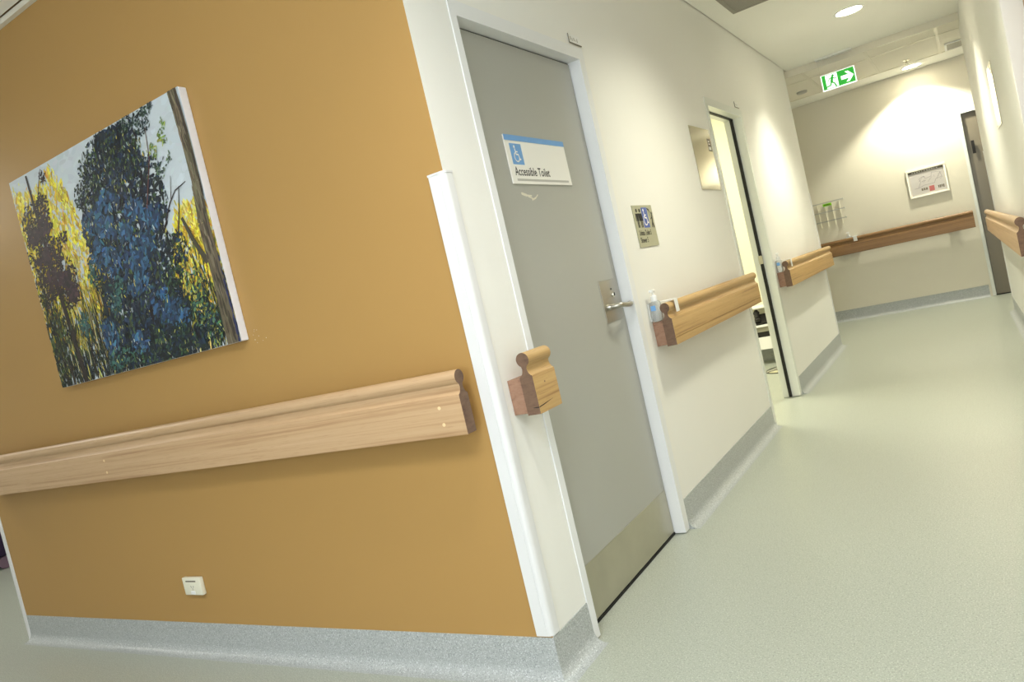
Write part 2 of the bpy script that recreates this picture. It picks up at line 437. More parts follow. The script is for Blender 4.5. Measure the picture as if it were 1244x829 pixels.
# ------------------------------------------------------------------ doors
def jambs(t, w, z, depth, face, m, leaf_d, name='door_frame', near=None):
    near = near or face
    """pressed-metal frame; local X along the wall, -Y outward, opening 0..w"""
    bm = bmesh.new()
    p = -0.004
    for s0, s1 in ((-near, 0), (w, w+face)):
        box(bm, s0+0.0005, s1-0.0005 if s1 > w else s1, p, depth, 0.004, z+face-0.0005)
    box(bm, -0.0005, w+0.0005, p, depth, z, z+face-0.0005)
    # stop bead behind the leaf
    box(bm, 0, 0.012, leaf_d+0.042, leaf_d+0.06, 0.004, z)
    box(bm, w-0.012, w, leaf_d+0.042, leaf_d+0.06, 0.004, z)
    box(bm, 0.012, w-0.012, leaf_d+0.042, leaf_d+0.06, z-0.012, z)
    return obj(name, bm, m, t)

# door 1: accessible toilet.  local X = world +Y
t = thing('door_1', 'closed grey door with steel kick plate and lever handle in a white frame', 'door', (0, D1a, 0), HP, kind='structure')
DW, LD = D1b-D1a, 0.046
jambs(t, DW, D1z, 0.119, FW, m_frame, LD, near=0.036)
obj('door_leaf', B(0.004, DW-0.006, LD, LD+0.04, 0.012, D1z-0.006, bev=0.0015), m_door, t)
bm = B(0.0005, DW-0.0005, LD+0.005, LD+0.035, D1z-0.0055, D1z-0.0005)
box(bm, DW-0.0055, DW-0.0005, LD+0.005, LD+0.035, 0.01, D1z-0.006)
box(bm, 0.0005, 0.0035, LD+0.005, LD+0.035, 0.01, D1z-0.006)
obj('door_seal', bm, m_black, t)
obj('gap_shade', B(0.002, DW-0.002, LD-0.002, LD+0.05, 0.0005, 0.010), m_black, t)  # black strip stands in for shade in the gap under the leaf
obj('kick_plate', B(0.01, DW-0.012, LD-0.0018, LD-0.0001, 0.016, 0.20), m_kick, t, label='scuffed stainless kick plate')
lp = obj('lock_plate', B(0.690, 0.862, LD-0.0032, LD-0.0001, 0.952, 1.122, bev=0.001), m_steel, t, label='tall rectangular steel lock plate')
bm = bmesh.new(); lathe(bm, [(0.011, 0), (0.011, 0.004), (0.009, 0.007), (0, 0.007)], (0.800, LD-0.0034, 1.058), 18, 'y')
obj('keyhole', bm, m_chrome, lp, smooth=True)
bm = B(0.797, 0.803, LD-0.0118, LD-0.0105, 1.052, 1.066); lathe(bm, [(0.004, 0), (0.004, 0.002), (0, 0.002)], (0.792, LD-0.0034, 1.082), 10, 'y')
obj('key_slot', bm, m_ink, lp)
bm = bmesh.new()
lathe(bm, [(0.012, 0), (0.012, 0.008), (0.009, 0.012), (0.009, 0.02)], (0.728, LD-0.0034, 1.012), 18, 'y')
yb = LD-0.02
tube(bm, [(0.728, yb, 1.012), (0.728, yb-0.022, 1.012), (0.734, yb-0.032, 1.012), (0.748, yb-0.037, 1.011), (0.785, yb-0.040, 1.006), (0.825, yb-0.037, 1.004), (0.852, yb-0.030, 1.005), (0.866, yb-0.020, 1.007)], 0.0102, 14)
obj('lever_handle', bm, m_steel, lp, smooth=True)
random.seed(3)
bm = bmesh.new()
for (x0, z0, x1, z1, wd) in ((0.335, 1.478, 0.365, 1.472, 0.010), (0.365, 1.472, 0.40, 1.470, 0.006), (0.375, 1.468, 0.415, 1.458, 0.005), (0.40, 1.456, 0.428, 1.463, 0.006), (0.428, 1.463, 0.447, 1.474, 0.004)):
    line2(bm, [(x0-0.09, z0), (x1-0.09, z1)], wd, LD-0.0003)
obj('tape_residue', bm, m_residue, t, label='white smear of leftover adhesive')

# door 2: second doorway, door slid away
t = thing('door_2', 'open second doorway with pale frame and a black seal strip', 'door', (0, D2a, 0), HP, kind='structure')
DW2 = D2b-D2a
bm = bmesh.new()
for s0, s1 in ((-FW, 0), (DW2, DW2+FW)): box(bm, s0+0.0005, s1, -0.004, 0.119, 0.004, D2z+FW-0.0005)
box(bm, -0.0005, DW2+0.0005, -0.004, 0.119, D2z, D2z+FW-0.0005)
obj('door_frame', bm, m_frame2, t)
obj('door_seal', B(DW2-0.018, DW2-0.0005, 0.055, 0.075, 0.006, D2z-0.001), m_black, t)
obj('head_seal', B(0.0, DW2-0.019, 0.05, 0.07, D2z-0.006, D2z-0.0005), m_black, t)
obj('strike_plate', B(DW2-0.024, DW2-0.0195, 0.050, 0.080, 0.985, 1.045, bev=0.001), m_steel, t)

# door 3: grey door at the far end
t = thing('door_3', 'dark grey door at the far right end of the corridor', 'door', (1.28, YE, 0), 0, kind='structure')
jambs(t, 0.87-0.0, 2.01, 0.119, 0.032, m_frame2, 0.03)
t.location.x = 1.325
obj('door_leaf', B(0.004, 0.866, 0.03, 0.07, 0.012, 2.004, bev=0.002), m_darkdoor, t)
obj('gap_shade', B(0.0, 0.87, 0.028, 0.075, 0.0005, 0.010), m_black, t)  # black strip painting the shade below this leaf
bm = bmesh.new(); lathe(bm, [(0.012, 0), (0.012, 0.03)], (0.06, 0.0298, 1.66), 10, 'y'); box(bm, 0.045, 0.075, 0.0, 0.01, 1.56, 1.70, bev=0.004)
obj('pull_handle', bm, m_black, t)

# door 4: doorway beside the camera in the right wall
t = thing('door_4', 'white framed brown door at the right edge of the picture', 'door', on_right(RD0), RWR, kind='structure')
jambs(t, RD1-RD0, D1z, 0.119, FW, m_frame, 0.074)
obj('door_leaf', B(0.004, RD1-RD0-0.004, 0.074, 0.114, 0.012, D1z-0.006, bev=0.002), m_browndoor, t)

# ------------------------------------------------------------------ corner guards
def guard(loc, rot, z0, z1, wing, label, hand=1):
    """bull-nosed vinyl guard on an outside corner at the local origin: wings along -X (facing -Y) and +Y (facing +X)"""
    t = thing('corner_guard', label, 'corner guard', loc, rot, 'white vinyl corner guards')
    def prof(e, wg):
        k = 0.012
        out = [(-wg, -e), (-0.0155, -e), (-0.0150, -e+0.0012), (-0.0140, -e+0.0012), (-0.0135, -e)] + [(-k+(k+e)*math.cos(math.radians(a)), k+(k+e)*math.sin(math.radians(a))) for a in range(-90, 1, 15)] + [(e, wg*0.72)]
        inn = [(0.0004, wg*0.72), (0.0004, -0.0004), (-wg, -0.0004)]
        return out+inn
    def ext(pr, a, b):
        bm = bmesh.new()
        va = [bm.verts.new((x, y, a)) for x, y in pr]; vb = [bm.verts.new((x, y, b)) for x, y in pr]
        n = len(pr)
        for i in range(n): bm.faces.new([va[i], va[(i+1) % n], vb[(i+1) % n], vb[i]])
        bm.faces.new(va[::-1]); bm.faces.new(vb)
        return bm
    obj('guard_strip', ext(prof(0.005, wing), z0, z1-0.006), m_guard, t, smooth=True)
    obj('end_cap', ext(prof(0.0065, wing+0.002), z1-0.006, z1), m_guard, t)
    return t
guard((0, 0, 0), 0, 0.136, 1.530, 0.052, 'tall white corner guard at the near corner of the ochre wall')
# far corner: faces +X and +Y, so turn a quarter
guard((0, YC, 0), HP, 0.136, 1.49, 0.045, 'white corner guard on the far left corner beside the rack')
guard(RW0, RWR-HP, 0.136, 1.49, 0.045, 'white corner guard on the far end of the right wall')

# ------------------------------------------------------------------ timber handrails
def rail_profile(groove):
    pr = [(-0.046, 0.782), (-0.090, 0.782)]
    if groove: pr += [(-0.090, 0.8115), (-0.0870, 0.8122), (-0.0870, 0.8140), (-0.090, 0.8148)]
    pr += [(-0.090, 0.8965), (-0.0893, 0.8985), (-0.085, 0.9010), (-0.081, 0.9055), (-0.0782, 0.912), (-0.0766, 0.920), (-0.0785, 0.928)]
    pr += [(-0.069-0.0215*math.cos(math.radians(a)), 0.9475+0.0215*math.sin(math.radians(a))) for a in range(-50, 231, 14)]
    pr += [(-0.0595, 0.928), (-0.0614, 0.920), (-0.0598, 0.912), (-0.057, 0.9055), (-0.053, 0.9010), (-0.0487, 0.8985), (-0.046, 0.8965)]
    return pr
def handrail(loc, rot, x0, x1, label, m=m_wood_warmlit, groove=False, plugs=(), spacers=()):
    base = Vector(loc)+Matrix.Rotation(rot, 3, 'Z') @ Vector((x0, 0, 0))
    t = thing('handrail', label, 'handrail', base, rot, 'moulded timber handrails')
    L = x1-x0
    obj('rail', prism_x(bmesh.new(), rail_profile(groove), 0, L, 0, 1), [m, m_endg], t, smooth=True)
    for a, b in spacers:
        obj('spacer_block', B(a, b, -0.0458, -0.0005, 0.788, 0.894, bev=0.001), m_spacer, t, label='reddish timber spacer block')
    for px, pz in plugs:
        bm = bmesh.new(); lathe(bm, [(0.0055, 0), (0.0055, 0.0012), (0.004, 0.0016)], (px, -0.0898, pz), 12, 'y')
        obj('timber_plug', bm, m_plug, t)
    return t
handrail((0, 0, 0), 0, XL+0.02, -0.062, 'long pale timber handrail across the ochre wall below the painting', m_wood,
         plugs=[(3.048-0.08, 0.868), (3.048-0.077, 0.818), (1.2, 0.868), (1.2, 0.818)], spacers=[(0.05, 0.15), (1.1, 1.2), (2.2, 2.3), (2.86, 2.96)])
handrail((0, 0, 0), HP, 0.074, 0.212, 'short stub of timber handrail on the white corner before the grey door', groove=False, spacers=[(0.0, 0.09)], plugs=())
handrail((0, 0, 0), HP, 1.312, 2.905, 'timber handrail between the grey door and the second doorway', groove=True, spacers=[(0.0, 0.10), (0.75, 0.85), (1.45, 1.55)])
handrail((0, 0, 0), HP, 3.885, 5.90, 'timber handrail past the second doorway reaching the far corner', groove=False, spacers=[(0.0, 0.10), (0.95, 1.05), (1.85, 1.95)])
handrail((0, YE, 0), 0, -1.2, 1.262, 'brown timber handrail across the far end wall under the framed plan', m_wood_d, spacers=[(0.1, 0.2), (1.2, 1.3), (2.2, 2.3)])
handrail(RW0, RWR, 0.10, 3.98, 'timber handrail on the right wall, its rounded end cut by the picture edge', m_wood, spacers=[(0.0, 0.1), (1.3, 1.4), (2.6, 2.7), (3.78, 3.88)])
# the split in the stub
for o in [x for x in bpy.data.objects if x.name.startswith('handrail') and 'stub' in x.get('label', '')]:
    bm = bmesh.new()
    for q in ([(0.0005, 0.8045), (0.03, 0.8065), (0.095, 0.8115), (0.03, 0.8035), (0.0005, 0.8015)],): poly2(bm, q[::-1], -0.0903)
    v = [bm.verts.new(p) for p in ((-0.0003, -0.0895, 0.801), (-0.0003, -0.0895, 0.8045), (-0.0003, -0.07, 0.8035), (-0.0003, -0.07, 0.802))]
    bm.faces.new(v)
    obj('timber_crack', bm, m_dark, o, label='dark split along the lower board')
    bm = bmesh.new(); lathe(bm, [(0.003, 0), (0.003, 0.0006)], (0.064, -0.0898, 0.868), 10, 'y')
    obj('timber_knot', bm, m_endg, o)

# ------------------------------------------------------------------ the painting
def painting():
    W_, H_, Dp = 1.207, 0.906, 0.034
    t = thing('painting', 'unframed canvas painting of blue and brown gum trees in yellow bush', 'painting', (-2.179, 0, 1.204), 0)
    bm = bmesh.new(); box(bm, 0, W_, -Dp, -0.001, 0, H_, bev=0.003)
    obj('canvas', bm, m_canvas, t)
    R = random.Random(11)
    verts, faces, cols = [], [], []
    lay = [0]
    def jit(c, a):
        k = 1+R.uniform(-a, a)
        return tuple(max(0, min(255, x*k*(1+R.uniform(-a, a)*0.35))) for x in c)
    def clampuv(p): return (min(1.207, max(0, p[0])), min(0.906, max(0, p[1])))
    def quad(pts, col):
        y = -Dp-0.0002-lay[0]*2.2e-7; lay[0] += 1
        i = len(verts)
        for p in pts:
            p = clampuv(p); verts.append((p[0], y, p[1]))
        faces.append(tuple(range(i, i+len(pts)))); cols.append(srgb(*col))
    def dab(u, v, L, wd, ang, col):
        x, z = u*W_, v*H_
        ca, sa = math.cos(ang), math.sin(ang)
        k = R.uniform(0.25, 0.6)
        pts = [(-L/2, -wd*0.1), (-L*0.3, -wd/2), (L*0.25, -wd*k), (L/2, wd*0.1), (L*0.2, wd/2), (-L*0.3, wd*k)]
        quad([(x+a*ca-b*sa, z+a*sa+b*ca) for a, b in pts], col)
    def limb(pts, w0, w1, col, n=3):
        for k in range(len(pts)-1):
            (u0_, v0_), (u1_, v1_) = pts[k], pts[k+1]
            x0, z0, x1, z1 = u0_*W_, v0_*H_, u1_*W_, v1_*H_
            f0 = k/(len(pts)-1); f1 = (k+1)/(len(pts)-1)
            a = w0+(w1-w0)*f0; b = w0+(w1-w0)*f1
            d = math.hypot(x1-x0, z1-z0) or 1; nx, nz = -(z1-z0)/d, (x1-x0)/d
            quad([(x0+nx*a/2, z0+nz*a/2), (x0-nx*a/2, z0-nz*a/2), (x1-nx*b/2, z1-nz*b/2), (x1+nx*b/2, z1+nz*b/2)], jit(col, 0.1))
    # ground: pale sky
    quad([(0, 0), (W_, 0), (W_, H_), (0, H_)], (200, 209, 216))
    for _ in range(500):
        dab(R.random(), R.uniform(0.45, 1), R.uniform(0.03, 0.08), R.uniform(0.012, 0.03), R.uniform(-0.5, 0.6), jit((200, 209, 216), 0.035))
    # yellow bush left and right
    def ytop(u):
        if u < 0.45: return 0.985-0.07*abs(math.sin(u*11+0.1))-2.6*max(0, u-0.285)
        return 0.30+0.30*max(0, min(1, (u-0.74)/0.12))-0.02
    def uy(): return R.choice([R.uniform(0, 0.44), R.uniform(0, 0.44), R.uniform(0.78, 1)])
    YEL = [(238, 222, 70), (226, 204, 50), (240, 232, 130), (206, 176, 48), (232, 214, 60), (214, 190, 90), (196, 150, 60)]
    MID = [(206, 184, 54), (178, 154, 46), (150, 140, 56), (226, 206, 80), (120, 122, 54), (190, 140, 60)]
    for _ in range(700):
        u = uy(); v = R.uniform(0.18, 0.99)*ytop(u)
        dab(u, v, R.uniform(0.04, 0.07), R.uniform(0.015, 0.028), R.uniform(0.9, 2.2), jit(R.choice(YEL if v > 0.45 else MID), 0.12))
    for _ in range(4200):
        u = uy(); top = ytop(u)+R.gauss(0, 0.012); v = R.uniform(0.05, 1)*top
        hgt = v/max(top, 0.01)
        c = R.choice(YEL) if hgt > R.uniform(0.35, 0.65) else R.choice(MID)
        if hgt < R.uniform(0.2, 0.38): c = R.choice([(100, 104, 44), (60, 76, 42), (150, 140, 50), (44, 58, 42), (190, 170, 60)])
        dab(u, v, R.uniform(0.012, 0.032), R.uniform(0.003, 0.008), R.gauss(1.5, 0.5), jit(c, 0.2))
    # understorey of upright strokes, darkest at the foot
    for _ in range(2600):
        u = R.random(); v = abs(R.gauss(0, 0.16))
        if v > 0.42: continue
        c = R.choice([(28, 40, 34), (22, 28, 42), (40, 58, 40), (70, 90, 50), (140, 138, 56), (34, 54, 70), (28, 30, 30), (44, 36, 34)])
        if v < 0.12: c = R.choice([(22, 30, 32), (24, 30, 50), (34, 50, 40), (26, 26, 30), (50, 60, 40)])
        if R.random() < 0.08: c = (206, 196, 106)
        dab(u, v, R.uniform(0.02, 0.07), R.uniform(0.003, 0.008), R.gauss(1.57, 0.2), jit(c, 0.2))
    # thin saplings
    for _ in range(60):
        u = R.uniform(0.02, 0.46); v = R.uniform(0, 0.35)
        limb([(u, v), (u+R.uniform(-0.01, 0.01), v+R.uniform(0.1, 0.22))], 0.005, 0.003, R.choice([(50, 38, 32), (50, 40, 34), (206, 196, 150), (80, 66, 42)]))
    def crown(ells, n, pal, s0, s1, gap=1.0, slope=None):
        tot = sum(e[2]*e[3] for e in ells)
        for (cu, cv, ru, rv) in ells:
            for _ in range(int(n*ru*rv/tot)):
                a = R.uniform(0, 6.283); q = math.sqrt(R.random())*gap
                if q > 0.75 and R.random() < 0.5: continue
                dab(cu+ru*q*math.cos(a), cv+rv*q*math.sin(a), R.uniform(s0, s1), R.uniform(s0*0.35, s1*0.38), R.gauss(0.7, 0.7) if slope is None else R.gauss(slope, 0.5), jit(R.choice(pal), 0.22))
    # brown tree
    limb([(0.165, 0.0), (0.150, 0.25), (0.130, 0.60), (0.122, 0.83), (0.118, 0.99)], 0.036, 0.012, (46, 36, 34))
    limb([(0.05, 0.0), (0.055, 0.3), (0.07, 0.55)], 0.012, 0.006, (44, 36, 34))
    limb([(0.09, 0.0), (0.085, 0.35)], 0.010, 0.006, (56, 46, 40))
    limb([(0.128, 0.80), (0.17, 0.90), (0.215, 0.985)], 0.007, 0.003, (56, 42, 38))
    brown = [(50, 38, 40), (62, 46, 48), (38, 31, 33), (70, 52, 56), (44, 42, 36), (54, 50, 40)]
    crown([(0.11, 0.77, 0.10, 0.10), (0.09, 0.64, 0.09, 0.11), (0.16, 0.62, 0.07, 0.08), (0.16, 0.50, 0.11, 0.10), (0.20, 0.42, 0.07, 0.08), (0.06, 0.46, 0.06, 0.11), (0.24, 0.66, 0.035, 0.03), (0.215, 0.95, 0.022, 0.03), (0.18, 0.84, 0.04, 0.05)], 1900, brown, 0.011, 0.028)
    for e in ((0.13, 0.50, 0.06, 0.05), (0.20, 0.48, 0.05, 0.04), (0.22, 0.40, 0.04, 0.04), (0.10, 0.60, 0.05, 0.04), (0.08, 0.72, 0.04, 0.04), (0.15, 0.74, 0.04, 0.04)):
        crown([e], 70, [(66, 48, 54), (56, 42, 48), (74, 56, 60), (48, 38, 42)], 0.02, 0.04)
    crown([(0.05, 0.30, 0.05, 0.16), (0.10, 0.22, 0.06, 0.14), (0.04, 0.12, 0.05, 0.12)], 420, [(34, 36, 32), (50, 66, 46), (40, 32, 34), (76, 92, 52), (30, 34, 34)], 0.012, 0.03, 1.0, 1.5)
    crown([(0.24, 0.25, 0.035, 0.06)], 90, [(64, 98, 96), (56, 84, 80)], 0.015, 0.03)
    # big blue tree: a dark mass first
    for _ in range(900):
        v = R.random()
        lo = 0.35+0.06*max(0, (v-0.35)/0.4); hi = 0.82-0.04*math.sin(v*7)
        if v > 0.70: lo += (v-0.70)*0.30; hi -= (v-0.70)*0.30
        if v < 0.25: lo -= 0.03; hi += 0.06
        dab(R.uniform(lo+0.03, hi-0.03), v*0.985, R.uniform(0.03, 0.06), R.uniform(0.012, 0.026), R.uniform(0, 3.14), jit(R.choice([(28, 36, 52), (30, 42, 60), (26, 33, 40), (36, 48, 46)]), 0.2))
    for pts, a, b in (([(0.63, 0.0), (0.62, 0.3), (0.60, 0.55), (0.61, 0.8), (0.64, 0.99)], 0.024, 0.008), ([(0.58, 0.3), (0.53, 0.6), (0.52, 0.85)], 0.012, 0.006), ([(0.66, 0.0), (0.70, 0.35), (0.72, 0.6), (0.76, 0.9)], 0.014, 0.005)):
        limb(pts, a, b, (30, 24, 28))
    navy = [(28, 39, 58), (34, 50, 76), (24, 31, 46), (38, 60, 88), (32, 48, 52), (22, 28, 36)]
    blue = [(46, 82, 118), (52, 90, 124), (42, 74, 106), (38, 62, 90), (60, 100, 130)]
    teal = [(50, 88, 88), (58, 100, 86), (42, 74, 76), (66, 106, 98)]
    olive = [(62, 82, 50), (48, 66, 46), (80, 98, 54), (38, 50, 42)]
    body = [(0.50, 0.86, 0.05, 0.07), (0.46, 0.74, 0.08, 0.09), (0.60, 0.90, 0.09, 0.09), (0.70, 0.82, 0.08, 0.09), (0.72, 0.93, 0.06, 0.05), (0.58, 0.70, 0.16, 0.12), (0.48, 0.58, 0.11, 0.11), (0.68, 0.58, 0.13, 0.13), (0.51, 0.42, 0.14, 0.13), (0.69, 0.40, 0.16, 0.15), (0.49, 0.25, 0.13, 0.14), (0.66, 0.20, 0.17, 0.16), (0.60, 0.06, 0.26, 0.08), (0.41, 0.14, 0.07, 0.12)]
    # ragged fringes and chinks of light
    crown([(0.40, 0.78, 0.04, 0.07), (0.40, 0.62, 0.04, 0.08), (0.37, 0.45, 0.03, 0.08), (0.80, 0.76, 0.05, 0.06), (0.80, 0.62, 0.04, 0.08), (0.84, 0.42, 0.04, 0.08), (0.45, 0.88, 0.03, 0.05)], 520, navy+olive, 0.010, 0.024)
    crown(body, 3300, navy+olive[:1], 0.014, 0.040)
    crown([(0.55, 0.88, 0.12, 0.10), (0.70, 0.84, 0.09, 0.10), (0.46, 0.80, 0.06, 0.08), (0.62, 0.96, 0.12, 0.04)], 520, olive+navy, 0.010, 0.026)
    for e in ((0.44, 0.66, 0.06, 0.05), (0.54, 0.72, 0.06, 0.04), (0.43, 0.52, 0.05, 0.06), (0.52, 0.46, 0.06, 0.07), (0.66, 0.50, 0.06, 0.05), (0.74, 0.58, 0.05, 0.05), (0.60, 0.34, 0.06, 0.04), (0.70, 0.22, 0.07, 0.06), (0.75, 0.17, 0.05, 0.05), (0.37, 0.16, 0.04, 0.08), (0.52, 0.10, 0.04, 0.05), (0.66, 0.64, 0.05, 0.04), (0.62, 0.43, 0.04, 0.04), (0.50, 0.62, 0.04, 0.04), (0.58, 0.57, 0.05, 0.03)):
        crown([(e[0], e[1], e[2]*1.15, e[3]*1.15)], 80, blue+navy[1:2], 0.020, 0.050)
    crown([(0.36, 0.45, 0.03, 0.05), (0.48, 0.36, 0.04, 0.05), (0.44, 0.30, 0.04, 0.05), (0.40, 0.06, 0.08, 0.05)], 170, teal, 0.015, 0.034)
    crown([(0.78, 0.30, 0.05, 0.10), (0.70, 0.08, 0.12, 0.08), (0.81, 0.42, 0.04, 0.07), (0.86, 0.14, 0.07, 0.12), (0.50, 0.04, 0.12, 0.05)], 620, [(22, 30, 32), (30, 44, 36), (24, 28, 42), (50, 76, 56)], 0.012, 0.03)
    crown([(0.87, 0.20, 0.06, 0.14), (0.90, 0.08, 0.04, 0.08)], 260, [(64, 100, 88), (80, 116, 80), (36, 54, 74), (140, 150, 74), (30, 44, 40)], 0.010, 0.026)
    # light showing through
    for _ in range(300):
        cu, cv, ru, rv = R.choice(body)
        dab(cu+R.uniform(-1, 1)*ru*0.95, cv+R.uniform(-1, 1)*rv*0.95, R.uniform(0.008, 0.022), R.uniform(0.002, 0.005), R.gauss(1.57, 0.4), jit(R.choice([(190, 190, 110), (160, 170, 116), (186, 196, 196), (214, 198, 84), (110, 128, 82), (90, 110, 80)]), 0.12))
    for _ in range(160):
        cu, cv, ru, rv = R.choice(body)
        u = cu+R.uniform(-1, 1)*ru; v = cv+R.uniform(-1, 1)*rv
        limb([(u, v), (u+R.gauss(0, 0.012), v+R.uniform(0.02, 0.06))], 0.004, 0.002, (30, 24, 30))
    # loose clumps against the sky
    crown([(0.80, 0.945, 0.045, 0.055), (0.845, 0.985, 0.03, 0.03), (0.735, 0.975, 0.05, 0.03)], 260, [(34, 52, 60), (28, 40, 48), (60, 84, 66)], 0.008, 0.020)
    crown([(0.88, 0.855, 0.024, 0.035), (0.895, 0.90, 0.012, 0.03), (0.82, 0.82, 0.03, 0.03)], 80, [(120, 146, 70), (96, 124, 70), (150, 166, 80)], 0.009, 0.02)
    crown([(0.885, 0.765, 0.026, 0.028), (0.83, 0.74, 0.03, 0.04)], 60, [(70, 90, 80), (60, 76, 70), (100, 120, 90)], 0.008, 0.018)
    limb([(0.73, 0.62), (0.80, 0.80), (0.815, 0.92)], 0.006, 0.003, (90, 56, 52))
    limb([(0.78, 0.50), (0.84, 0.60), (0.88, 0.64), (0.935, 0.655)], 0.007, 0.003, (46, 36, 40))
    limb([(0.85, 0.61), (0.875, 0.70)], 0.004, 0.002, (70, 60, 60))
    limb([(0.84, 0.46), (0.875, 0.56), (0.90, 0.65)], 0.007, 0.003, (44, 38, 44))
    # right hand trunk and its broken branch
    limb([(0.878, 0.53), (0.905, 0.43), (0.945, 0.33)], 0.014, 0.026, (70, 64, 50))
    cen = [(0.968, 0.0), (0.972, 0.25), (0.968, 0.48), (0.984, 0.64), (0.982, 0.82), (0.972, 1.0)]
    limb(cen, 0.066, 0.048, (104, 94, 74))
    for _ in range(260):
        v = R.random(); k = 0
        while k < 4 and cen[k+1][1] < v: k += 1
        f = (v-cen[k][1])/(cen[k+1][1]-cen[k][1]); cu = cen[k][0]+(cen[k+1][0]-cen[k][0])*f
        off = R.uniform(-0.021, 0.016)
        c = R.choice([(86, 76, 58), (116, 106, 84), (70, 60, 48), (132, 122, 100), (96, 84, 66)])
        if off > 0.008: c = R.choice([(70, 60, 50), (60, 52, 48)])
        if v < 0.3: c = tuple(x*0.85 for x in c)
        dab(cu+off, v, R.uniform(0.03, 0.08), R.uniform(0.004, 0.009), 1.57+R.gauss(0.02, 0.05), jit(c, 0.1))
    for _ in range(40):
        dab(R.uniform(0.992, 1.0), abs(R.gauss(0, 0.16)), 0.03, 0.007, 1.57, jit((44, 50, 92), 0.2))
    me = bpy.data.meshes.new('brushwork'); me.from_pydata(verts, [], faces)
    ca = me.color_attributes.new('stroke', 'FLOAT_COLOR', 'CORNER')
    k = 0
    for p, c in zip(me.polygons, cols):
        for _ in range(p.loop_total):
            ca.data[k].color = c; k += 1
    me.materials.append(m_paint)
    o = bpy.data.objects.new('brushwork', me); C.link(o); o.parent = t; o['kind'] = 'stuff'
painting()

# ------------------------------------------------------------------ paint chips beside the canvas
R = random.Random(8); bm = bmesh.new()
for _ in range(9): disc2(bm, (R.uniform(-0.95, -0.885), R.uniform(1.185, 1.235)), R.uniform(0.0009, 0.0017), -0.0004, 7)
obj('paint_chip', bm, m_plasticw, bpy.data.objects['wall_front'], kind='stuff')

# ------------------------------------------------------------------ power point
t = thing('power_socket', 'cream single power socket low on the ochre wall', 'socket', (-1.648, -0.010, 0.294), 0)
bm = B(-0.058, 0.058, -0.009, 0.0095, -0.0368, 0.0368, bev=0.0035)
obj('faceplate', bm, m_plastic, t, smooth=True)
bm = bmesh.new(); box(bm, -0.013, 0.013, -0.0125, -0.0085, -0.032, -0.018, bev=0.002)
obj('rocker_switch', bm, m_plasticw, t)
bm = bmesh.new()
for a, c in ((30, (-0.007, -0.001)), (-30, (0.007, -0.001)), (0, (0.0, -0.011))):
    ca_, sa_ = math.cos(math.radians(a)), math.sin(math.radians(a))
    poly2(bm, [(c[0]+x*ca_-z*sa_, c[1]+x*sa_+z*ca_) for x, z in ((-0.0012, -0.0045), (0.0012, -0.0045), (0.0012, 0.0045), (-0.0012, 0.0045))], -0.0092)
obj('pin_slot', bm, m_ink, t)
bm = bmesh.new(); rect2(bm, -0.036, 0.030, 0.019, 0.025, -0.0092)
obj('circuit_label', bm, m_slot, t)

# ------------------------------------------------------------------ signs
t = thing('door_sign', 'white Accessible Toilet sign with blue top band on the grey door', 'sign', (-LD, 0.462, 1.511), HP)
sw, sh = 0.452, 0.172
obj('sign_board', B(0, sw, -0.006, -0.0006, 0, sh, bev=0.0008), m_signw, t)
bm = bmesh.new(); box(bm, 0, sw-0.002, -0.0075, -0.0062, sh-0.02, sh-0.0005)
obj('blue_band', bm, m_blue, t)
bm = bmesh.new(); rect2(bm, 0.026, 0.106, 0.068, 0.142, -0.0063); obj('pictogram_panel', bm, m_blue, t)
bm = bmesh.new(); wheelchair(bm, 0.063, 0.106, 0.060, -0.0066); obj('wheelchair_symbol', bm, m_signw, t)
text('sign_lettering', 'Accessible Toilet', 0.043, m_ink, t, 0.026, 0.030, -0.0064, 0.86, 0.0005)
bm = bmesh.new(); rect2(bm, 0.030, sw-0.025, 0.010, 0.018, -0.0063); obj('grey_rule', bm, m_signgrey, t)

t = thing('toilet_sign', 'small bronze toilet and shower sign beside the grey door', 'sign', (0, 1.366, 1.226), HP)
sw, sh = 0.240, 0.189
obj('sign_plate', B(0, sw, -0.004, -0.0005, 0, sh, bev=0.0006), m_signtan, t)
bm = bmesh.new()
for cx, skirt_ in ((0.040, False), (0.078, True)):
    disc2(bm, (cx, 0.165), 0.009, -0.0043)
    if skirt_: poly2(bm, [(cx-0.012, 0.152), (cx+0.012, 0.152), (cx+0.020, 0.118), (cx-0.020, 0.118)], -0.0043)
    else: poly2(bm, [(cx-0.014, 0.152), (cx+0.014, 0.152), (cx+0.012, 0.118), (cx-0.012, 0.118)], -0.0043)
    line2(bm, [(cx-0.016, 0.150), (cx-0.020, 0.120)], 0.006, -0.0043); line2(bm, [(cx+0.016, 0.150), (cx+0.020, 0.120)], 0.006, -0.0043)
    rect2(bm, cx-0.011, cx-0.002, 0.088, 0.120, -0.0044); rect2(bm, cx+0.002, cx+0.011, 0.088, 0.120, -0.0044)
obj('people_pictogram', bm, m_ink, t)
bm = bmesh.new(); rect2(bm, 0.100, 0.172, 0.086, 0.178, -0.0043); obj('pictogram_panel', bm, m_blue2, t)
bm = bmesh.new(); wheelchair(bm, 0.133, 0.134, 0.078, -0.0046); obj('wheelchair_symbol', bm, m_signw, t)
bm = bmesh.new()
line2(bm, [(0.178, 0.172), (0.196, 0.166), (0.200, 0.155)], 0.008, -0.0043)
disc2(bm, (0.222, 0.150), 0.008, -0.0043)
line2(bm, [(0.222, 0.140), (0.214, 0.112), (0.222, 0.088)], 0.011, -0.0043); line2(bm, [(0.214, 0.112), (0.202, 0.088)], 0.008, -0.0043)
line2(bm, [(0.220, 0.134), (0.200, 0.124)], 0.005, -0.0043)
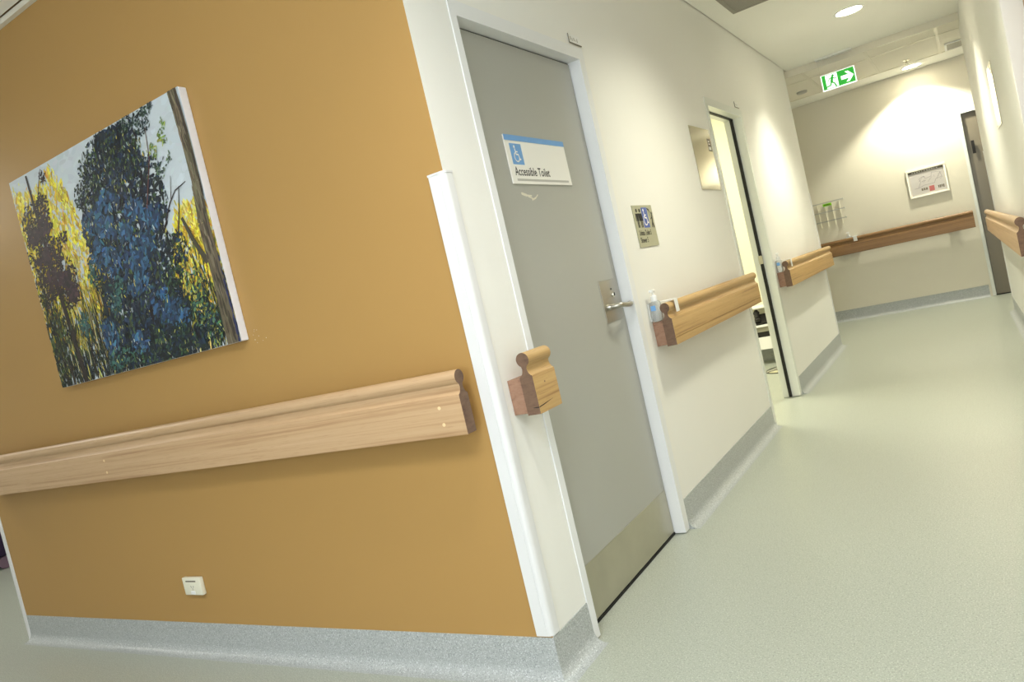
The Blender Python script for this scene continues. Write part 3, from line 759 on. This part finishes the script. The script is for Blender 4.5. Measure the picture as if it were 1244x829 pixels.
for k in range(4): line2(bm, [(0.196+k*0.004, 0.150-k*0.006), (0.194+k*0.004, 0.142-k*0.006)], 0.002, -0.0043)
obj('shower_pictogram', bm, m_ink, t)
text('sign_lettering', 'Unisex Toilet 5', 0.033, m_ink, t, 0.022, 0.053, -0.0044, 0.72, 0.0006)
text('sign_lettering', 'Shower 5', 0.033, m_ink, t, 0.022, 0.020, -0.0044, 0.72, 0.0006)

def tagholder(y, label):
    t = thing('door_tag', label, 'tag', (0, y, 2.091), HP, 'small clear tags above the doorways')
    bm = bmesh.new(); box(bm, -0.055, 0.055, -0.003, -0.0005, 0.0, 0.038)
    obj('tag_plate', bm, m_plasticw, t)
    bm = B(-0.057, 0.057, -0.006, -0.0032, -0.003, 0.001); box(bm, -0.058, -0.055, -0.006, -0.0032, 0.0, 0.036)
    obj('tag_channel', bm, m_slot, t)
    bm = bmesh.new()
    for a, b, z0, z1 in ((-0.040, -0.030, 0.012, 0.028), (-0.024, -0.016, 0.010, 0.022), (-0.008, 0.002, 0.012, 0.026), (0.008, 0.014, 0.012, 0.020), (0.022, 0.030, 0.010, 0.026)): rect2(bm, a, b, z0, z1, -0.0033)
    obj('worn_print', bm, m_signgrey, t)
tagholder(1.150, 'tiny worn clear tag above the frame corner of the grey door')
tagholder(3.74, 'tiny pale tag above the frame corner of the second doorway')

# polished plates
def plate(loc, rot, w_, h_, label):
    t = thing('steel_panel', label, 'panel', loc, rot, 'polished steel wall panels')
    obj('plate', B(0, w_, -0.005, -0.0005, 0, h_, bev=0.001), m_mirror, t)
    for x, z in ((0.015, h_-0.015), (w_-0.015, h_-0.015), (0.015, 0.015), (w_-0.015, 0.015)):
        bm = bmesh.new(); lathe(bm, [(0.004, 0), (0.004, 0.001), (0.0, 0.0012)], (x, -0.0051, z), 10, 'y')
        obj('corner_screw', bm, m_steel, t)
    return t
t = plate((0, 2.487, 1.497), HP, 0.385, 0.368, 'square polished steel panel on the left wall beside the second doorway')
bm = bmesh.new(); rect2(bm, 0.300, 0.372, 0.235, 0.310, -0.0054); obj('dark_label', bm, m_slot, t, label='small dark printed sticker')
bm = bmesh.new(); rect2(bm, 0.312, 0.360, 0.243, 0.262, -0.0057); rect2(bm, 0.318, 0.352, 0.275, 0.282, -0.0057); rect2(bm, 0.318, 0.345, 0.290, 0.297, -0.0057); obj('label_print', bm, m_signw, t)
t = plate(on_right(2.62, 1.481), RWR, 0.39, 0.365, 'square polished steel panel on the right wall, seen nearly edge on')
bm = bmesh.new(); rect2(bm, 0.30, 0.34, 0.30, 0.335, -0.0054); obj('dark_label', bm, m_ink, t)

# ------------------------------------------------------------------ exit sign
t = thing('exit_sign', 'hanging green running-man exit sign with white arrow', 'sign', (0.295, 6.0, 2.37), 0)
sw, sh = 0.288, 0.142
obj('mount_plate', B(-0.02, sw+0.01, -0.04, 0.04, H-2.37-0.014, H-2.37-0.0005, bev=0.003), m_plasticw, t)
obj('acrylic_blade', B(-0.004, sw+0.004, 0.0, 0.006, -0.004, H-2.37-0.0145), m_acryl, t)
obj('sign_panel', B(-0.002, sw+0.002, -0.006, -0.0005, -0.003, sh+0.002, bev=0.0008), m_exitw, t)
bm = bmesh.new(); rect2(bm, 0.006, sw-0.006, 0.007, sh-0.003, -0.0063); obj('green_field', bm, m_green, t)
bm = bmesh.new(); poly2(bm, [(0.036, 0.012), (0.138, 0.012), (0.138, sh-0.008), (0.036, sh-0.008)], -0.0066)
obj('doorway_pictogram', bm, m_exitw, t)
bm = bmesh.new(); y = -0.0069
disc2(bm, (0.102, 0.118), 0.0105, y)
line2(bm, [(0.094, 0.104), (0.084, 0.066)], 0.022, y)
line2(bm, [(0.098, 0.102), (0.114, 0.086), (0.130, 0.092)], 0.008, y)
line2(bm, [(0.090, 0.102), (0.068, 0.098), (0.060, 0.078)], 0.008, y)
line2(bm, [(0.086, 0.062), (0.106, 0.046), (0.116, 0.016)], 0.012, y)
line2(bm, [(0.082, 0.062), (0.070, 0.036), (0.040, 0.030)], 0.012, y)
obj('running_figure', bm, m_green, t)
bm = bmesh.new(); y = -0.0066
poly2(bm, [(0.166, 0.052), (0.222, 0.052), (0.222, 0.086), (0.166, 0.086)], y)
poly2(bm, [(0.204, 0.116), (0.232, 0.116), (0.274, 0.069), (0.246, 0.069)], y-0.0001)
poly2(bm, [(0.204, 0.022), (0.232, 0.022), (0.274, 0.069), (0.246, 0.069)], y-0.0002)
poly2(bm, [(0.222, 0.052), (0.25, 0.052), (0.25, 0.086), (0.222, 0.086)], y)
obj('arrow', bm, m_exitw, t)

# ------------------------------------------------------------------ downlights and ceiling fittings
def downlight(x, y, z, r, power, label, size=112, blend=0.55):
    t = thing('downlight', label, 'light', (x, y, z), 0, 'round recessed downlights')
    bm = bmesh.new(); lathe(bm, [(r*0.86, -0.001), (r*0.88, -0.006), (r*1.0, -0.005), (r*1.06, -0.0005)], (0, 0, 0), 40)
    # open ring: drop the caps
    for f in [f for f in bm.faces if len(f.verts) > 4]: bm.faces.remove(f)
    obj('trim_ring', bm, m_plasticw, t, smooth=True)
    bm = bmesh.new(); lathe(bm, [(r*0.86, -0.0012), (r*0.80, 0.0)], (0, 0, 0), 40)
    for f in [f for f in bm.faces if len(f.verts) > 4]: bm.faces.remove(f)
    obj('reflector', bm, m_refl, t, smooth=True)
    bm = bmesh.new(); lathe(bm, [(0.0005, -0.0006), (r*0.84, -0.0006)], (0, 0, 0), 40)
    obj('diffuser', bm, m_lamp, t)
    o = spot('downlight_or_fill_spot', (x, y, z-0.02), power, WARM, size, blend, r*0.35)
    return t
downlight(0.735, 4.66, H, 0.105, 80, 'round lit downlight in the plaster corridor ceiling', 118, 0.7)
downlight(0.98, 7.68, HT, 0.105, 85, 'round lit downlight close to the far end wall', 118, 0.35)
t = thing('ceiling_vent', 'grey square air grille in the plaster ceiling, cut by the top edge', 'vent', (0.14, 3.0, H), 0)
bm = bmesh.new()
for a in ((0, 0.6, 0, 0.025), (0, 0.6, 0.575, 0.6), (0, 0.025, 0.025, 0.575), (0.575, 0.6, 0.025, 0.575)): box(bm, a[0], a[1], a[2], a[3], -0.008, -0.0005)
obj('vent_frame', bm, m_vent, t)
bm = bmesh.new()
for k in range(22): box(bm, 0.0255, 0.5745, 0.027+k*0.025, 0.048+k*0.025, -0.006, -0.002)
obj('slat', bm, m_vent, t, kind='stuff')
t = thing('ceiling_grille', 'small dark exhaust grille in the tiled ceiling near the right wall', 'vent', (1.30, 7.02, HT), 0)
bm = bmesh.new()
for a in ((0, 0.34, 0, 0.02), (0, 0.34, 0.36, 0.38), (0, 0.02, 0.02, 0.36), (0.32, 0.34, 0.02, 0.36)): box(bm, a[0], a[1], a[2], a[3], -0.012, -0.0015)
obj('grille_frame', bm, m_plasticw, t)
obj('grille_core', B(0.0205, 0.3195, 0.0205, 0.3595, -0.008, -0.002), m_vent, t, label='dark grey grille core')
t = thing('fire_sprinkler', 'small brass fire sprinkler head in the tiled ceiling', 'sprinkler', (0.955, 7.22, HT), 0)
bm = bmesh.new(); lathe(bm, [(0.03, -0.0015), (0.028, -0.006), (0.010, -0.008), (0.009, -0.03)], (0, 0, 0), 20); obj('escutcheon', bm, m_chrome, t, smooth=True)
bm = bmesh.new(); tube(bm, [(-0.008, 0, -0.03), (-0.012, 0, -0.042), (0, 0, -0.056)], 0.002, 6); tube(bm, [(0.008, 0, -0.03), (0.012, 0, -0.042), (0, 0, -0.056)], 0.002, 6)
lathe(bm, [(0.018, -0.058), (0.018, -0.056)], (0, 0, 0), 14); obj('deflector', bm, m_steel, t)
t = thing('ceiling_sensor', 'small flat round sensor on the tiled ceiling at the left corner', 'sensor', (-0.04, 7.05, HT), 0)
bm = bmesh.new(); lathe(bm, [(0.055, 0.003), (0.055, -0.012), (0.045, -0.020), (0.0, -0.022)], (0, 0, 0), 24); obj('sensor_body', bm, m_signgrey, t, smooth=True)

# ------------------------------------------------------------------ far end wall: plan and rack
t = thing('framed_plan', 'silver framed evacuation plan on the far end wall', 'picture', (0.704, YE, 1.236), 0)
fw_, fh = 0.392, 0.314
bm = bmesh.new()
for a in ((0, fw_, 0, 0.022), (0, fw_, fh-0.022, fh), (0, 0.022, 0.0225, fh-0.0225), (fw_-0.022, fw_, 0.0225, fh-0.0225)): box(bm, a[0], a[1], -0.024, -0.0005, a[2], a[3], bev=0.003)
obj('frame', bm, m_alu, t)
obj('plan_sheet', B(0.0222, fw_-0.0222, -0.012, -0.001, 0.0222, fh-0.0222), m_paper, t)
bm = bmesh.new(); rect2(bm, 0.024, fw_-0.024, fh-0.046, fh-0.024, -0.0124)
obj('title_band', bm, m_slot, t)
R = random.Random(4)
bm = bmesh.new()
for k in range(11): rect2(bm, 0.06+k*0.024, 0.06+k*0.024+R.uniform(0.010, 0.020), fh-0.039, fh-0.031, -0.0127)
obj('title_print', bm, m_signw, t)
bm = bmesh.new()
out = [(0.06, 0.10), (0.10, 0.10), (0.13, 0.16), (0.12, 0.20), (0.17, 0.22), (0.18, 0.19), (0.24, 0.20), (0.25, 0.24), (0.33, 0.23), (0.34, 0.17), (0.28, 0.16), (0.26, 0.12), (0.16, 0.12), (0.10, 0.10)]
line2(bm, out, 0.003, -0.0124)
for k in range(16):
    x, z = R.uniform(0.10, 0.32), R.uniform(0.13, 0.22); line2(bm, [(x, z), (x+R.choice([0, 0.03]), z+R.choice([0.02, 0.0, 0.03]))], 0.0025, -0.0125)
obj('plan_drawing', bm, m_line, t)
bm = bmesh.new()
for k in range(3): rect2(bm, 0.125+k*0.022, 0.142+k*0.022, 0.064, 0.090, -0.0124)
for k in range(4): rect2(bm, 0.288+k*0.016, 0.300+k*0.016, 0.050+R.uniform(0, 0.02), 0.085, -0.0124)
obj('legend_print', bm, m_slot, t, kind='stuff')
bm = bmesh.new(); rect2(bm, 0.202, 0.252, 0.040, 0.098, -0.0126); obj('red_panel', bm, m_red, t)

t = thing('brochure_rack', 'empty clear brochure rack with lime label on the far end wall', 'rack', (-0.318, YE, 1.13), 0)
bm = bmesh.new()
for z, d in ((0.305, 0.02), (0.195, 0.05), (0.085, 0.06)):
    box(bm, 0, 0.345, -d-0.003, -d, z-0.006, z+0.006); 
    for x in (0.0, 0.342): box(bm, x, x+0.003, -d, -0.001, z-0.006, z+0.006)
obj('shelf_lip', bm, m_signgrey, t)
bm = bmesh.new()
for k in range(4): box(bm, 0.05+k*0.08, 0.053+k*0.08, -0.018, -0.002, 0.02, 0.29)
obj('divider', bm, m_plastic, t, kind='stuff')
obj('lime_label', B(0.115, 0.210, -0.0275, -0.0235, 0.262, 0.292), m_lime, t, label='small lime green label')
bm = bmesh.new()
for k in range(5): rect2(bm, 0.130+k*0.013, 0.139+k*0.013, 0.271, 0.282, -0.0278)
obj('label_print', bm, m_ink, t)

# ------------------------------------------------------------------ hand sanitiser bottles on rail clips
def sanitiser(loc, rot, lab_b, lab_c):
    t = thing('sanitiser_clip', lab_c, 'clip', loc, rot, 'white bottle clips hooked over handrails')
    bm = bmesh.new()
    box(bm, 0.075, 0.115, -0.098, -0.0955, 0.918, 0.977, bev=0.0008)      # front lip
    box(bm, 0.075, 0.115, -0.0953, -0.0045, 0.9735, 0.977, bev=0.0008)    # over the top
    obj('hook', bm, m_plasticw, t)
    bm = B(0.0, 0.115, -0.0042, -0.0008, 0.900, 0.977)
    obj('back_plate', bm, m_plasticw, t)
    b = thing('sanitiser_bottle', lab_b, 'bottle', Vector(loc)+Matrix.Rotation(rot, 3, 'Z') @ Vector((0.026, -0.0265, 0.8955)), rot, 'clear pump bottles behind handrails')
    bm = bmesh.new(); box(bm, -0.030, 0.030, -0.018, 0.020, 0.0, 0.090, bev=0.010); obj('bottle_body', bm, m_clear, b, smooth=True)
    obj('bottle_label', B(-0.0315, -0.0302, -0.010, 0.012, 0.050, 0.072), m_blue, b)
    bm = bmesh.new(); lathe(bm, [(0.015, 0.0905), (0.015, 0.112), (0.005, 0.115), (0.005, 0.128)], (0, 0, 0), 16); obj('pump_collar', bm, m_plasticw, b, smooth=True)
    bm = bmesh.new(); box(bm, -0.024, 0.012, -0.009, 0.009, 0.1285, 0.141, bev=0.003); obj('pump_nozzle', bm, m_plasticw, b)
sanitiser((0, 1.30, 0), HP, 'clear pump bottle behind the near end of the honey handrail', 'white clip over the handrail beside the grey door')
sanitiser((0, 3.875, 0), HP, 'clear pump bottle behind the handrail past the second doorway', 'white clip over the handrail past the second doorway')
sanitiser((-0.02, YE, 0), 0, 'small clear pump bottle behind the far end handrail', 'white clip over the brown handrail on the far end wall')

# ------------------------------------------------------------------ seen through the second doorway
t = thing('low_cabinet', 'low white cabinet with dark recess inside the second doorway', 'cabinet', (-0.55, 5.6, 0), 0)
obj('cabinet_top', B(-0.42, 0.36, -0.13, 0.17, 0.365, 0.385, bev=0.002), m_plasticw, t)
obj('cabinet_body', B(-0.41, 0.35, -0.09, 0.165, 0.15, 0.3645), m_plasticw, t)
obj('drawer_front', B(-0.41, 0.35, -0.112, -0.0905, 0.318, 0.362), m_greyfront, t)
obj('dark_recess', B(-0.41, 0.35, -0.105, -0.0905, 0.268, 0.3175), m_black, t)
obj('lower_panel', B(-0.41, 0.35, -0.112, -0.0905, 0.15, 0.2675), m_plasticw, t)
for x in (-0.38, 0.32):
    for y in (-0.06, 0.13): obj('leg', tube(bmesh.new(), [(x, y, 0.001), (x, y, 0.1495)], 0.014, 10), m_greyfront, t)
t = thing('desk_telephone', 'black desk telephone on the low white cabinet', 'telephone', (-0.56, 5.585, 0.386), 0.25)
t.scale = (1.25, 1.25, 1.25)
bm = bmesh.new(); prism_x(bm, [(-0.07, 0.0), (0.07, 0.0), (0.07, 0.07), (-0.05, 0.025), (-0.07, 0.015)], -0.075, 0.085); obj('phone_base', bm, m_black, t)
bm = bmesh.new(); tube(bm, [(-0.055, -0.06, 0.05), (-0.055, -0.02, 0.066), (-0.055, 0.03, 0.083), (-0.055, 0.07, 0.095)], 0.016, 10); lathe(bm, [(0.022, -0.022), (0.024, 0.0), (0.015, 0.01)], (-0.055, -0.055, 0.046), 12); lathe(bm, [(0.022, -0.015), (0.024, 0.0), (0.015, 0.01)], (-0.055, 0.065, 0.088), 12)
obj('handset', bm, m_black, t, smooth=True)
t = thing('wall_shelf', 'thin white shelf just above the black telephone', 'shelf', (-0.55, YC-0.161, 0.535), 0)
obj('shelf_board', B(-0.36, 0.36, -0.20, -0.001, 0.0, 0.018, bev=0.002), m_plasticw, t)
t = thing('round_stool', 'stool with round chrome foot on the floor inside the second doorway', 'stool', (-0.36, 5.08, 0), 0)
bm = bmesh.new(); lathe(bm, [(0.165, 0.001), (0.165, 0.008), (0.15, 0.018), (0.03, 0.035), (0.025, 0.06)], (0, 0, 0), 32); obj('foot', bm, m_chrome, t, smooth=True)
bm = bmesh.new(); lathe(bm, [(0.166, 0.0008), (0.168, 0.004), (0.166, 0.0075)], (0, 0, 0), 32); obj('rubber_rim', bm, m_black, t)

# ------------------------------------------------------------------ beyond the left end of the ochre wall
t = thing('waiting_chair', 'dark purple chair partly seen at the left edge beyond the ochre wall', 'chair', (-5.75, 0.78, 0), 0)
obj('seat', B(-0.27, 0.27, -0.25, 0.22, 0.30, 0.44, bev=0.03), m_purple, t, smooth=True)
obj('backrest', B(-0.27, 0.27, 0.12, 0.2199, 0.442, 0.86, bev=0.03), m_purple, t, smooth=True)
obj('skirt_panel', B(-0.25, 0.25, -0.22, 0.2, 0.10, 0.299, bev=0.01), m_purple, t)
for x in (-0.22, 0.22):
    for y in (-0.19, 0.17):
        bm = bmesh.new(); lathe(bm, [(0.001, -0.02), (0.047, -0.018), (0.047, 0.018), (0.001, 0.02)], (x, y, 0.0485), 18, 'x'); obj('castor', bm, m_mauve, t, smooth=True)
